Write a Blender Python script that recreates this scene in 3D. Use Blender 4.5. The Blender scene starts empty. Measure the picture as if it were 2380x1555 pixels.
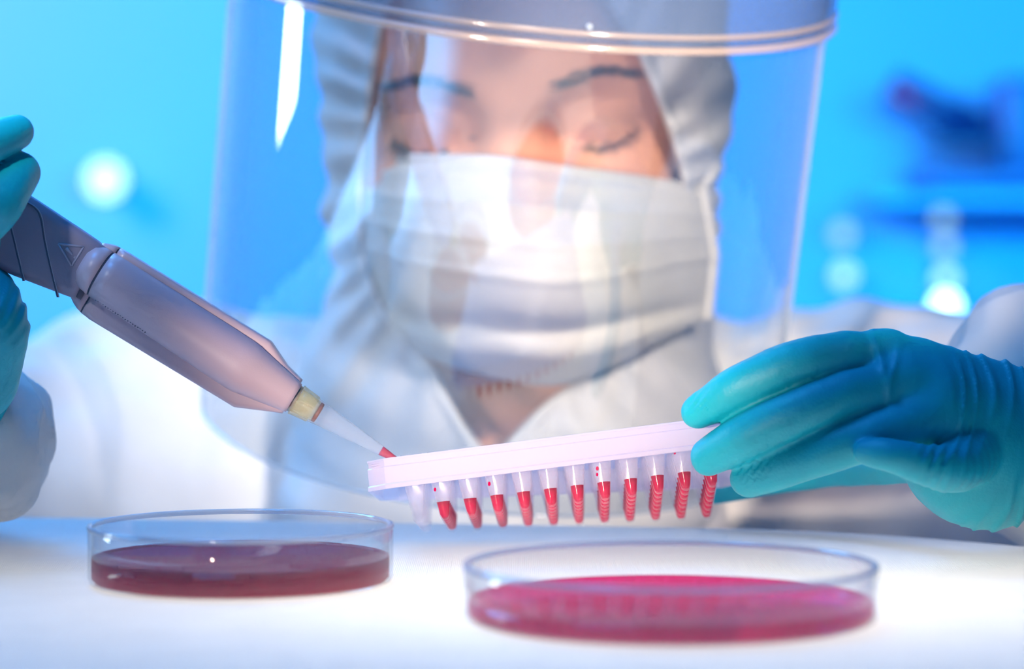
import bpy, bmesh, math, random
import numpy as np
from mathutils import Vector, Matrix

random.seed(7)
rng = np.random.default_rng(7)
sc = bpy.context.scene
C = sc.collection

# ------------------------------------------------------------------ camera
F = 7000.0          # focal length in pixels of the 2380 px wide frame
ZC = 0.117          # camera height above the table top (z = 0)
cam = bpy.data.cameras.new('camera')
cam.sensor_width = 36.0
cam.lens = 36.0 * F / 2380.0
cam.shift_y = -(777.5 - 500.0) / 2380.0
cam.clip_start = 0.02
cam.clip_end = 50
cam.dof.use_dof = True
cam.dof.focus_distance = 1.005
cam.dof.aperture_fstop = 6.3
camo = bpy.data.objects.new('camera', cam)
C.objects.link(camo)
camo.location = (0, 0, ZC)
camo.rotation_euler = (math.pi / 2, 0, 0)
sc.camera = camo

# ------------------------------------------------------------------ world and lights
w = bpy.data.worlds.new('world')
sc.world = w
w.use_nodes = True
bgn = w.node_tree.nodes['Background']
bgn.inputs[0].default_value = (0.05, 0.36, 0.86, 1)
bgn.inputs[1].default_value = 0.20


def aim(o, target):
    d = Vector(target) - o.location
    o.rotation_euler = d.to_track_quat('-Z', 'Y').to_euler()


def area(name, loc, target, sx, sy, power, col, spread=None):
    l = bpy.data.lights.new(name, 'AREA')
    l.shape = 'RECTANGLE'
    l.size = sx
    l.size_y = sy
    l.energy = power
    l.color = col
    if spread:
        l.spread = math.radians(spread)
    o = bpy.data.objects.new(name, l)
    C.objects.link(o)
    o.location = loc
    aim(o, target)
    return o


area('light_box_lamp', (0.04, 0.93, -0.15), (0.04, 0.93, 0), 0.26, 0.13, 0.80, (1.0, 0.90, 0.79))
area('blue_back_light', (-0.75, 2.0, 0.95), (-0.02, 1.05, 0.05), 0.7, 0.5, 24.0, (0.10, 0.45, 1.0))
area('blue_overhead', (-0.25, 0.98, 0.85), (-0.02, 1.0, 0.0), 0.40, 0.25, 4.5, (0.05, 0.33, 1.0))
area('strip_lamp', (-1.0, 1.335, 0.29), (-0.08, 1.15, 0.19), 0.15, 0.40, 3.0, (0.75, 0.92, 1.0))
area('wall_wash', (0.1, 1.6, 0.36), (0.1, 3.2, 0.20), 1.6, 0.12, 44, (0.03, 0.53, 1.0))
area('wall_red_fill', (-1.1, 2.3, 0.7), (-0.60, 3.2, 0.25), 0.4, 0.4, 26, (1.0, 0.28, 0.45))  # added reddish fill, unseen, that pales the left part of the wall


def spot(name, loc, target, power, col, deg, blend, soft):
    l = bpy.data.lights.new(name, 'SPOT')
    l.energy = power
    l.color = col
    l.spot_size = math.radians(deg)
    l.spot_blend = blend
    l.shadow_soft_size = soft
    o = bpy.data.objects.new(name, l)
    C.objects.link(o)
    o.location = loc
    aim(o, target)
    return o


spot('overhead_fill', (0.08, 0.62, 0.85), (0.0, 1.24, 0.12), 12, (1.0, 0.88, 0.76), 28, 0.5, 0.06)  # unseen fill added above to brighten face and coat
spot('low_front_fill', (-0.30, 0.15, 0.085), (0.085, 1.26, 0.105), 64, (1.0, 0.80, 0.66), 13.0, 0.45, 0.022)  # added low front fill for coat, face and plate; no lamp stands there
spot('blue_reflection_fill', (-0.52, 0.76, 0.60), (-0.49, 0.79, 0.0), 85, (0.20, 0.52, 1.0), 48, 0.25, 0.04)  # added out of frame: its pool on the cloth mirrors blue in the visor
spot('left_coat_fill', (-0.35, 0.50, 0.54), (-0.09, 1.28, 0.04), 22, (0.92, 0.95, 1.0), 17.0, 0.35, 0.03)  # extra fill out of view, put in to brighten the coat's left side
spot('right_coat_fill', (0.35, 0.50, 0.36), (0.02, 1.26, 0.10), 58, (1.0, 0.82, 0.66), 18.0, 0.25, 0.03)  # added fill for coat and face, its cone kept off the hand

sc.view_settings.view_transform = 'Standard'
sc.view_settings.look = 'None'
sc.view_settings.exposure = 0.15
sc.view_settings.gamma = 1.0
sc.view_settings.use_curve_mapping = False
sc.cycles.transparent_max_bounces = 40
sc.cycles.max_bounces = 9
sc.cycles.diffuse_bounces = 3
sc.cycles.glossy_bounces = 4
sc.cycles.transmission_bounces = 9
sc.cycles.use_denoising = True
sc.cycles.use_adaptive_sampling = True
sc.cycles.adaptive_threshold = 0.1
sc.cycles.adaptive_min_samples = 12
sc.cycles.caustics_refractive = False
sc.cycles.caustics_reflective = False
sc.cycles.sample_clamp_indirect = 6.0


# ------------------------------------------------------------------ helpers
def P(px, py, D):
    return Vector(((px - 1190.0) * D / F, D, ZC - (py - 500.0) * D / F))


def lin(r, g, b):
    f = lambda c: (c / 255 / 12.92) if c / 255 <= 0.04045 else ((c / 255 + 0.055) / 1.055) ** 2.4
    return (f(r), f(g), f(b), 1)


def tag(o, label=None, cat=None, group=None, kind=None):
    if label: o['label'] = label
    if cat: o['category'] = cat
    if group: o['group'] = group
    if kind: o['kind'] = kind
    return o


def empty(name, loc, label, cat, group=None):
    o = bpy.data.objects.new(name, None)
    o.empty_display_size = 0.02
    C.objects.link(o)
    o.location = loc
    return tag(o, label, cat, group)


def link(name, me, mat, parent=None, smooth=True):
    me.materials.clear()
    me.materials.append(mat)
    if smooth:
        for p in me.polygons: p.use_smooth = True
    o = bpy.data.objects.new(name, me)
    C.objects.link(o)
    if parent is not None:
        o.parent = parent
        o.matrix_parent_inverse = Matrix.Translation(parent.location).inverted()
    return o


def mesh(name, verts, faces):
    me = bpy.data.meshes.new(name)
    me.from_pydata([tuple(v) for v in verts], [], [tuple(f) for f in faces])
    me.validate()
    bm = bmesh.new(); bm.from_mesh(me)
    bmesh.ops.recalc_face_normals(bm, faces=bm.faces)
    bm.to_mesh(me); bm.free()
    return me


def tube(pts, rad, seg=10, cap=True):
    """verts, faces of a tube along pts (list of Vector) with radius or list of radii"""
    n = len(pts)
    rad = [rad] * n if not hasattr(rad, '__len__') else rad
    V, Fc = [], []
    prev = None
    for i in range(n):
        t = (pts[min(i + 1, n - 1)] - pts[max(i - 1, 0)]).normalized()
        if prev is None:
            a = Vector((0, 1, 0)) if abs(t.y) < 0.9 else Vector((1, 0, 0))
            u = t.cross(a).normalized()
        else:
            u = (prev - t * prev.dot(t)).normalized()
        prev = u
        v = t.cross(u)
        for k in range(seg):
            a = 2 * math.pi * k / seg
            V.append(pts[i] + (u * math.cos(a) + v * math.sin(a)) * rad[i])
    for i in range(n - 1):
        for k in range(seg):
            k2 = (k + 1) % seg
            Fc.append((i * seg + k, i * seg + k2, (i + 1) * seg + k2, (i + 1) * seg + k))
    if cap:
        Fc.append(tuple(range(seg - 1, -1, -1)))
        Fc.append(tuple((n - 1) * seg + k for k in range(seg)))
    return V, Fc


def tubes_mesh(name, lst):
    V, Fc = [], []
    for v, f in lst:
        o = len(V)
        V += v
        Fc += [tuple(i + o for i in q) for q in f]
    return mesh(name, V, Fc)


def lathe(profile, seg=96, closed=True):
    """profile: list of (r, z); closed loop if closed"""
    V, Fc = [], []
    n = len(profile)
    for k in range(seg):
        a = 2 * math.pi * k / seg
        for r, z in profile:
            V.append((r * math.cos(a), r * math.sin(a), z))
    m = n if closed else n - 1
    for k in range(seg):
        k2 = (k + 1) % seg
        for i in range(m):
            j = (i + 1) % n
            Fc.append((k * n + i, k2 * n + i, k2 * n + j, k * n + j))
    return V, Fc


def lathe_mesh(name, profile, seg=96, closed=True):
    V, Fc = lathe(profile, seg, closed)
    me = mesh(name, V, Fc)
    bm = bmesh.new(); bm.from_mesh(me)
    bmesh.ops.remove_doubles(bm, verts=bm.verts, dist=1e-6)
    bmesh.ops.recalc_face_normals(bm, faces=bm.faces)
    bm.to_mesh(me); bm.free()
    return me


def box_mesh(name, lo, hi, bevel=0.0):
    bm = bmesh.new()
    bmesh.ops.create_cube(bm, size=1)
    for v in bm.verts:
        v.co = Vector((lo[i] + (v.co[i] + 0.5) * (hi[i] - lo[i]) for i in range(3)))
    if bevel:
        bmesh.ops.bevel(bm, geom=bm.edges[:], offset=bevel, segments=3, affect='EDGES', profile=0.6)
    me = bpy.data.meshes.new(name)
    bm.to_mesh(me); bm.free()
    return me


# ------------------------------------------------------------------ materials
def new_mat(name):
    m = bpy.data.materials.new(name)
    m.use_nodes = True
    nt = m.node_tree
    for n in list(nt.nodes): nt.nodes.remove(n)
    out = nt.nodes.new('ShaderNodeOutputMaterial')
    return m, nt, out


def noise_col(nt, c, amt, scale):
    tc = nt.nodes.new('ShaderNodeTexCoord')
    nz = nt.nodes.new('ShaderNodeTexNoise')
    nz.inputs['Scale'].default_value = scale
    nz.inputs['Detail'].default_value = 3
    nt.links.new(tc.outputs['Object'], nz.inputs['Vector'])
    mr = nt.nodes.new('ShaderNodeMapRange')
    mr.inputs['From Min'].default_value = 0.3
    mr.inputs['From Max'].default_value = 0.7
    mr.inputs['To Min'].default_value = 1 - amt
    mr.inputs['To Max'].default_value = 1 + amt * 0.4
    nt.links.new(nz.outputs['Fac'], mr.inputs['Value'])
    mx = nt.nodes.new('ShaderNodeVectorMath')
    mx.operation = 'SCALE'
    mx.inputs[0].default_value = c[:3]
    nt.links.new(mr.outputs[0], mx.inputs['Scale'])
    return mx.outputs[0], nz, tc


def principled(name, c, rough=0.5, amt=0.06, scale=60, bump=0.0, bscale=400, **kw):
    m, nt, out = new_mat(name)
    b = nt.nodes.new('ShaderNodeBsdfPrincipled')
    col, nz, tc = noise_col(nt, c, amt, scale)
    nt.links.new(col, b.inputs['Base Color'])
    b.inputs['Roughness'].default_value = rough
    for k, v in kw.items():
        b.inputs[k.replace('_', ' ')].default_value = v
    if bump:
        n2 = nt.nodes.new('ShaderNodeTexNoise')
        n2.inputs['Scale'].default_value = bscale
        nt.links.new(tc.outputs['Object'], n2.inputs['Vector'])
        bp = nt.nodes.new('ShaderNodeBump')
        bp.inputs['Strength'].default_value = bump
        bp.inputs['Distance'].default_value = 0.0005
        nt.links.new(n2.outputs['Fac'], bp.inputs['Height'])
        nt.links.new(bp.outputs[0], b.inputs['Normal'])
    nt.links.new(b.outputs[0], out.inputs['Surface'])
    return m


def fabric(name, c, trans=0.25, amt=0.05, weave=0.0, wscale=900, bump=0.25):
    """diffuse + translucent cloth"""
    m, nt, out = new_mat(name)
    col, nz, tc = noise_col(nt, c, amt, 40)
    d = nt.nodes.new('ShaderNodeBsdfDiffuse')
    t = nt.nodes.new('ShaderNodeBsdfTranslucent')
    nt.links.new(col, d.inputs['Color'])
    nt.links.new(col, t.inputs['Color'])
    mx = nt.nodes.new('ShaderNodeMixShader')
    mx.inputs[0].default_value = trans
    nt.links.new(d.outputs[0], mx.inputs[1])
    nt.links.new(t.outputs[0], mx.inputs[2])
    if weave:
        wv = nt.nodes.new('ShaderNodeTexWave')
        wv.bands_direction = 'X'
        wv.inputs['Scale'].default_value = wscale
        wv.inputs['Distortion'].default_value = 1.5
        wv.inputs['Detail Scale'].default_value = 2
        w2 = nt.nodes.new('ShaderNodeTexWave')
        w2.bands_direction = 'Y'
        w2.inputs['Scale'].default_value = wscale
        w2.inputs['Distortion'].default_value = 1.5
        nt.links.new(tc.outputs['Object'], wv.inputs['Vector'])
        nt.links.new(tc.outputs['Object'], w2.inputs['Vector'])
        ad = nt.nodes.new('ShaderNodeMath'); ad.operation = 'MULTIPLY'
        nt.links.new(wv.outputs['Fac'], ad.inputs[0])
        nt.links.new(w2.outputs['Fac'], ad.inputs[1])
        h = ad.outputs[0]
        dist = 0.0006
    else:
        n2 = nt.nodes.new('ShaderNodeTexNoise')
        n2.inputs['Scale'].default_value = 60
        n2.inputs['Detail'].default_value = 4
        nt.links.new(tc.outputs['Object'], n2.inputs['Vector'])
        h = n2.outputs['Fac']
        dist = 0.002
    bp = nt.nodes.new('ShaderNodeBump')
    bp.inputs['Strength'].default_value = bump
    bp.inputs['Distance'].default_value = dist
    nt.links.new(h, bp.inputs['Height'])
    nt.links.new(bp.outputs[0], d.inputs['Normal'])
    nt.links.new(bp.outputs[0], t.inputs['Normal'])
    nt.links.new(mx.outputs[0], out.inputs['Surface'])
    return m


def clear_plastic(name, base, alpha, gloss, rough=0.12, tint=(1, 1, 1, 1), edge=0.5, trans=0.5, milk=0.55):
    """translucent plastic: see-through share, milky share and a glossy coat that grows at glancing angles"""
    m, nt, out = new_mat(name)
    rgb = nt.nodes.new('ShaderNodeRGB'); rgb.outputs[0].default_value = base; col = rgb.outputs[0]
    tr = nt.nodes.new('ShaderNodeBsdfTransparent')
    tr.inputs['Color'].default_value = tint
    d = nt.nodes.new('ShaderNodeBsdfDiffuse')
    t = nt.nodes.new('ShaderNodeBsdfTranslucent')
    nt.links.new(col, d.inputs['Color']); nt.links.new(col, t.inputs['Color'])
    md = nt.nodes.new('ShaderNodeMixShader'); md.inputs[0].default_value = trans
    nt.links.new(d.outputs[0], md.inputs[1]); nt.links.new(t.outputs[0], md.inputs[2])
    lw = nt.nodes.new('ShaderNodeLayerWeight'); lw.inputs['Blend'].default_value = 0.5
    pw = nt.nodes.new('ShaderNodeMath'); pw.operation = 'POWER'; pw.inputs[1].default_value = 4
    nt.links.new(lw.outputs['Facing'], pw.inputs[0])
    ma = nt.nodes.new('ShaderNodeMath'); ma.operation = 'MULTIPLY_ADD'
    ma.inputs[1].default_value = edge; ma.inputs[2].default_value = gloss
    nt.links.new(pw.outputs[0], ma.inputs[0])
    ms = nt.nodes.new('ShaderNodeMath'); ms.operation = 'MULTIPLY_ADD'   # milkier where seen along the wall
    ms.inputs[1].default_value = -alpha * milk; ms.inputs[2].default_value = alpha
    nt.links.new(pw.outputs[0], ms.inputs[0])
    m1 = nt.nodes.new('ShaderNodeMixShader')
    nt.links.new(ms.outputs[0], m1.inputs[0])
    nt.links.new(md.outputs[0], m1.inputs[1]); nt.links.new(tr.outputs[0], m1.inputs[2])
    g = nt.nodes.new('ShaderNodeBsdfGlossy'); g.inputs['Roughness'].default_value = rough
    m2 = nt.nodes.new('ShaderNodeMixShader')
    nt.links.new(ma.outputs[0], m2.inputs[0])
    nt.links.new(m1.outputs[0], m2.inputs[1]); nt.links.new(g.outputs[0], m2.inputs[2])
    nt.links.new(m2.outputs[0], out.inputs['Surface'])
    return m


def glass(name, c, ior=1.45, rough=0.0):
    m, nt, out = new_mat(name)
    b = nt.nodes.new('ShaderNodeBsdfPrincipled')
    col, nz, tc = noise_col(nt, c, 0.02, 30)
    nt.links.new(col, b.inputs['Base Color'])
    b.inputs['Transmission Weight'].default_value = 1
    b.inputs['IOR'].default_value = ior
    b.inputs['Roughness'].default_value = rough
    nt.links.new(b.outputs[0], out.inputs['Surface'])
    return m


def emitter(name, c, s):
    m, nt, out = new_mat(name)
    e = nt.nodes.new('ShaderNodeEmission')
    e.inputs[0].default_value = c
    e.inputs[1].default_value = s
    nt.links.new(e.outputs[0], out.inputs['Surface'])
    return m


M = {}
M['wall'] = principled('wall_paint', lin(62, 186, 246), 0.7, 0.05, 2.0)
M['floor'] = principled('floor_vinyl', lin(90, 150, 190), 0.5, 0.1, 6.0)
M['cloth'] = fabric('table_cloth_weave', (0.80, 0.80, 0.80, 1), 0.5, 0.03, 1, 500, 0.5)
M['board'] = principled('bench_board', (0.75, 0.78, 0.80, 1), 0.4)
M['glove'] = principled('nitrile_glove', (0.0, 0.42, 0.50, 1), 0.5, 0.10, 50, 0.25, 900)
M['coat'] = fabric('coat_fabric', (0.80, 0.79, 0.77, 1), 0.2, 0.05)
M['hood'] = fabric('hood_fabric', (0.80, 0.79, 0.80, 1), 0.25, 0.05)
M['mask'] = fabric('mask_fabric', (0.80, 0.77, 0.73, 1), 0.25, 0.04)
M['skin'] = principled('skin', lin(226, 162, 128), 0.5, 0.06, 60, 0.15, 700, Specular_IOR_Level=0.4)
M['hair'] = principled('brow_hair', (0.11, 0.07, 0.05, 1), 0.5)
M['pip'] = principled('pipette_plastic', lin(186, 166, 176), 0.34, 0.03, 40, 0.1, 1500)
M['pipgrey'] = principled('pipette_grey_plastic', lin(132, 122, 140), 0.42, 0.03, 40, 0.1, 1500)
M['pipdark'] = principled('pipette_seam', lin(70, 72, 92), 0.5)
M['piplight'] = principled('pipette_emboss', lin(160, 152, 168), 0.4)
M['steel'] = principled('nozzle_steel', lin(170, 165, 155), 0.3, Metallic=0.6)
M['collar'] = clear_plastic('tip_yellow_plastic', lin(250, 240, 195), 0.72, 0.06, 0.1, (1, 0.98, 0.88, 1))
M['tip'] = clear_plastic('tip_clear_plastic', lin(240, 238, 232), 0.80, 0.05, 0.08)
M['ring'] = principled('tip_filter_ring', lin(110, 40, 35), 0.5)
M['plate'] = clear_plastic('plate_plastic', lin(248, 240, 250), 0.30, 0.06, 0.18, (1, 1, 1, 1), 0.3, 0.55)
M['tubes'] = clear_plastic('tube_plastic', lin(246, 240, 248), 0.92, 0.015, 0.15, (1, 1, 1, 1), 0.2, 0.55)
M['red'] = clear_plastic('red_reagent', (0.80, 0.0, 0.13, 1), 0.45, 0.02, 0.1, (0.95, 0.0, 0.22, 1), 0.06, 0.3, 0.2)
M['glass'] = clear_plastic('dish_glass', lin(225, 230, 236), 0.95, 0.05, 0.02, (0.97, 0.98, 0.985, 1), 0.50, 0.5, 0.14)
M['rim'] = clear_plastic('dish_rim_glass', lin(235, 236, 240), 0.62, 0.10, 0.08, (0.93, 0.94, 0.96, 1), 0.4, 0.5, 0.5)
M['medium_dark'] = clear_plastic('red_medium_deep', (1.0, 0.03, 0.20, 1), 0.64, 0.03, 0.03, (0.46, 0.0, 0.06, 1), 0.12, 0.4, 0.05)
M['medium_pink'] = clear_plastic('red_medium_shallow', (0.80, 0.05, 0.20, 1), 0.92, 0.04, 0.03, (0.96, 0.19, 0.44, 1), 0.22, 0.4, 0.08)
M['shield'] = clear_plastic('shield_film', lin(200, 220, 235), 0.985, 0.20, 0.0, (0.97, 0.99, 1, 1), 0.35)
M['bead'] = clear_plastic('shield_edge', lin(215, 228, 238), 0.45, 0.12, 0.1, (0.95, 0.98, 1, 1), 0.3)
M['guard'] = clear_plastic('brow_guard_plastic', lin(120, 142, 170), 0.60, 0.06, 0.1, (0.90, 0.93, 1, 1), 0.25)
M['guardrim'] = clear_plastic('brow_guard_rim', lin(225, 205, 190), 0.55, 0.08, 0.12)
M['sticker'] = principled('white_sticker', (0.85, 0.85, 0.88, 1), 0.5)
M['knob'] = principled('dark_knob', lin(20, 60, 90), 0.4)
M['micro'] = principled('microscope_body', lin(10, 95, 165), 0.45)
M['microdark'] = principled('microscope_dark', lin(5, 60, 120), 0.4)
M['shelf'] = principled('shelf_board', lin(40, 190, 245), 0.6)
M['socket'] = principled('lamp_socket', lin(30, 150, 220), 0.5)


def curve_pts(pts, n):
    out = []
    m = len(pts)
    for i in range(m - 1):
        p0 = pts[max(i - 1, 0)]; p1 = pts[i]; p2 = pts[i + 1]; p3 = pts[min(i + 2, m - 1)]
        for k in range(n):
            t = k / n
            out.append(tuple(0.5 * (2 * p1[d] + (p2[d] - p0[d]) * t + (2 * p0[d] - 5 * p1[d] + 4 * p2[d] - p3[d]) * t * t + (-p0[d] + 3 * p1[d] - 3 * p2[d] + p3[d]) * t ** 3) for d in range(len(p1))))
    out.append(tuple(pts[-1]))
    return out


# ------------------------------------------------------------------ implicit surfaces
def smin(a, b, k):
    h = np.maximum(k - np.abs(a - b), 0) / k
    return np.minimum(a, b) - h * h * k * 0.25


def smax(a, b, k):
    return -smin(-a, -b, k)


def cap(p, a, b, ra, rb):
    a = np.asarray(a, np.float32); b = np.asarray(b, np.float32)
    ba = b - a
    pa = p - a
    t = np.clip((pa @ ba) / float(ba @ ba), 0, 1)
    d = pa - t[:, None] * ba
    return np.sqrt((d * d).sum(1)) - (ra + (rb - ra) * t)


def chain(p, pts, rads, k=0.004):
    d = None
    if k < 0:                                # smooth finger: resample the joints along a spline
        q = [tuple(map(float, a)) + (r,) for a, r in zip(pts, rads)]
        q = curve_pts(q, 4)
        for i in range(len(q) - 1):
            e = cap(p, q[i][:3], q[i + 1][:3], q[i][3], q[i + 1][3])
            d = e if d is None else np.minimum(d, e)
        return d
    for i in range(len(pts) - 1):
        e = cap(p, pts[i], pts[i + 1], rads[i], rads[i + 1])
        d = e if d is None else smin(d, e, k)
    return d


def ell(p, c, r):
    q = (p - np.asarray(c, np.float32))
    r = np.asarray(r, np.float32)
    k0 = np.sqrt(((q / r) ** 2).sum(1))
    k1 = np.sqrt(((q / (r * r)) ** 2).sum(1)) + 1e-9
    return k0 * (k0 - 1) / k1


def poly_sd(x, y, pts):
    """signed distance to a closed 2-D polygon (negative inside)"""
    d = np.full(x.shape, 1e18, np.float32)
    s = np.ones(x.shape, np.float32)
    n = len(pts)
    for i in range(n):
        x0, y0 = pts[i]; x1, y1 = pts[i - 1]
        ex, ey = x1 - x0, y1 - y0
        wx, wy = x - x0, y - y0
        t = np.clip((wx * ex + wy * ey) / (ex * ex + ey * ey), 0, 1)
        bx, by = wx - ex * t, wy - ey * t
        d = np.minimum(d, bx * bx + by * by)
        c1 = y >= y0; c2 = y < y1; c3 = ex * wy > ey * wx
        flip = (c1 & c2 & c3) | (~c1 & ~c2 & ~c3)
        s = np.where(flip, -s, s)
    return s * np.sqrt(d)


def smooth_poly(pts, it=2):
    for _ in range(it):
        q = []
        for i in range(len(pts)):
            a = pts[i]; b = pts[(i + 1) % len(pts)]
            q.append((a[0] * .75 + b[0] * .25, a[1] * .75 + b[1] * .25))
            q.append((a[0] * .25 + b[0] * .75, a[1] * .25 + b[1] * .75))
        pts = q
    return pts


def sdf_mesh(name, f, lo, hi, h):
    lo = np.array(lo, np.float32); hi = np.array(hi, np.float32)
    K = 4
    n = (np.ceil((hi - lo) / (h * K)).astype(int)) * K
    nc = n // K

    def ev(pts):
        out = np.empty(len(pts), np.float32)
        for i in range(0, len(pts), 200000):
            out[i:i + 200000] = f(pts[i:i + 200000])
        return out
    gx = [lo[a] + np.arange(nc[a] + 1, dtype=np.float32) * h * K for a in range(3)]
    G = np.stack(np.meshgrid(*gx, indexing='ij'), -1).reshape(-1, 3)
    vc = ev(G).reshape(nc + 1)
    near = np.abs(vc) < h * K * 2.0
    act = np.zeros(nc, bool)
    for dx in (0, 1):
        for dy in (0, 1):
            for dz in (0, 1):
                act |= near[dx:nc[0] + dx, dy:nc[1] + dy, dz:nc[2] + dz]
    V = np.ones(n + 1, np.float32)
    cc = vc[:-1, :-1, :-1]
    V[:-1, :-1, :-1] = np.repeat(np.repeat(np.repeat(cc, K, 0), K, 1), K, 2)
    fm = np.zeros(n + 1, bool)
    rep = np.repeat(np.repeat(np.repeat(act, K, 0), K, 1), K, 2)
    for dx in (0, 1):
        for dy in (0, 1):
            for dz in (0, 1):
                fm[dx:n[0] + dx, dy:n[1] + dy, dz:n[2] + dz] |= rep
    idx = np.argwhere(fm)
    V[fm] = ev((lo + idx * h).astype(np.float32))
    for a in range(3):                       # close at the bounds
        sl = [slice(None)] * 3
        for e in (0, -1):
            sl[a] = e
            V[tuple(sl)] = np.maximum(V[tuple(sl)], h * 0.5)
    S = V < 0
    corners = [(i, j, k) for i in (0, 1) for j in (0, 1) for k in (0, 1)]
    cnt = np.zeros(n, np.int8)
    for c in corners:
        cnt += S[c[0]:n[0] + c[0], c[1]:n[1] + c[1], c[2]:n[2] + c[2]]
    cells = np.argwhere((cnt > 0) & (cnt < 8))
    num = np.full(n, -1, np.int64)
    num[tuple(cells.T)] = np.arange(len(cells))
    acc = np.zeros((len(cells), 3)); wt = np.zeros(len(cells))
    for c in corners:
        for a in range(3):
            if c[a] == 0:
                c2 = list(c); c2[a] = 1
                v0 = V[tuple((cells + c).T)]; v1 = V[tuple((cells + c2).T)]
                m = (v0 < 0) != (v1 < 0)
                t = np.where(m, v0 / np.where(m, v0 - v1, 1), 0)
                q = np.tile(np.array(c, float), (len(cells), 1)); q[:, a] += t
                acc[m] += q[m]; wt[m] += 1
    vert = (lo + (cells + acc / wt[:, None]) * h).astype(np.float32)
    faces = []
    for a in range(3):
        b, c = (a + 1) % 3, (a + 2) % 3
        s0 = [slice(None)] * 3; s1 = [slice(None)] * 3
        s0[a] = slice(0, -1); s1[a] = slice(1, None)
        A, B = S[tuple(s0)], S[tuple(s1)]
        e = np.argwhere(A != B)
        ok = (e[:, b] > 0) & (e[:, c] > 0) & (e[:, b] < n[b]) & (e[:, c] < n[c])
        e = e[ok]
        inside = A[tuple(e.T)]
        o = np.zeros(3, int)
        q = []
        for db, dc in ((-1, -1), (0, -1), (0, 0), (-1, 0)):
            d = o.copy(); d[b] = db; d[c] = dc
            q.append(num[tuple((e + d).T)])
        q = np.stack(q, 1)
        q[~inside] = q[~inside][:, ::-1]
        faces.append(q)
    faces = np.concatenate(faces)
    faces = faces[(faces >= 0).all(1)]
    for _ in range(2):
        g = np.zeros_like(vert)
        ep = h * 0.4
        for a in range(3):
            d = np.zeros(3, np.float32); d[a] = ep
            g[:, a] = (ev(vert + d) - ev(vert - d)) / (2 * ep)
        v0 = ev(vert)
        gl = np.maximum((g * g).sum(1), 0.2)
        st = -(v0 / gl)[:, None] * g
        ln = np.sqrt((st * st).sum(1))
        st *= np.minimum(1, h * 0.6 / np.maximum(ln, 1e-9))[:, None]
        vert = vert + st.astype(np.float32)
    me = bpy.data.meshes.new(name)
    me.vertices.add(len(vert))
    me.vertices.foreach_set('co', vert.astype(np.float32).ravel())
    me.loops.add(len(faces) * 4)
    me.loops.foreach_set('vertex_index', faces.astype(np.int32).ravel())
    me.polygons.add(len(faces))
    me.polygons.foreach_set('loop_start', np.arange(0, len(faces) * 4, 4, dtype=np.int32))
    me.update(calc_edges=True)
    me.validate()
    return me


def pxof(p):
    return 1190 + F * p[:, 0] / p[:, 1], 500 - F * (p[:, 2] - ZC) / p[:, 1]


def wob(p, s, seed):
    r = np.random.default_rng(seed)
    o = np.zeros(len(p), np.float32)
    for i in range(5):
        d = r.normal(size=3); d /= np.linalg.norm(d)
        o += np.sin(p @ (d * s * (0.6 + 0.5 * i)).astype(np.float32) + r.uniform(0, 6.3)) / (1 + 0.5 * i)
    return o / 2.5


# ------------------------------------------------------------------ room
wall = link('wall_back', box_mesh('wall_back', (-3, 3.2, -0.9), (3, 3.3, 2.2)), M['wall'], smooth=False)
tag(wall, 'bright cyan blue painted back wall of the laboratory', kind='structure')
fl = link('floor', box_mesh('floor', (-3, -2.0, -0.95), (3, 3.2, -0.9)), M['floor'], smooth=False)
tag(fl, 'pale blue laboratory floor', kind='structure')

# ------------------------------------------------------------------ light table with cloth
lt = empty('light_table', (0, 0.85, -0.9), 'white light table covered with a woven cloth, under both glass dishes', 'table')
X0, X1, Y0, Y1 = -0.21, 0.19, 0.70, 1.03
DEP = -0.17
th = 0.012
for nm, lo, hi in (('side_panel', (X0 - th, Y0 - th, DEP), (X0, Y1 + th, -0.004)), ('side_panel', (X1, Y0 - th, DEP), (X1 + th, Y1 + th, -0.004)),
                   ('front_panel', (X0, Y0 - th, DEP), (X1, Y0, -0.004)), ('back_panel', (X0, Y1, DEP), (X1, Y1 + th, -0.070)),
                   ('bottom_panel', (X0 - th, Y0 - th, DEP - th), (X1 + th, Y1 + th, DEP))):
    link(nm, box_mesh(nm, lo, hi), M['board'], lt, False)


def edge_D(x):
    return float(np.interp(x, [-0.60, -0.20, -0.1, 0.0, 0.09, 0.14, 0.18, 0.26, 0.45], [1.19, 1.178, 1.165, 1.150, 1.135, 1.115, 1.075, 1.00, 0.86]))


def edge_s(x):
    return sum(edge_D(x + d) for d in (-0.03, -0.015, 0, 0.015, 0.03)) / 5


def sheet(name, x0, x1, y0, zt, drop, nx, ny, inset=0.0):
    rows = []
    xs = [x0 + (x1 - x0) * i / nx for i in range(nx + 1)]
    V, Fc = [], []
    prof = [(t, 0.0) for t in np.linspace(0, 1, ny)] + [('r', a) for a in (20, 40, 60, 80, 90)] + [('d', k) for k in (0.4, 1.0)]
    for x in xs:
        e = edge_s(x) - inset
        R = 0.012
        for t, a in prof:
            if t == 'r':
                y, z = e - R + R * math.sin(math.radians(a)), zt - R + R * math.cos(math.radians(a))
            elif t == 'd':
                y, z = e, zt - R - drop * a
            else:
                y, z = y0 + (e - R - y0) * t, zt
            V.append((x, y, z))
    m = len(prof)
    for i in range(nx):
        for j in range(m - 1):
            Fc.append((i * m + j, (i + 1) * m + j, (i + 1) * m + j + 1, i * m + j + 1))
    return mesh(name, V, Fc)


cl = link('cloth', sheet('cloth', -0.60, 0.45, 0.45, 0.0, 0.10, 60, 24), M['cloth'], lt)
tag(cl, 'white woven cloth with fine texture')
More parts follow.
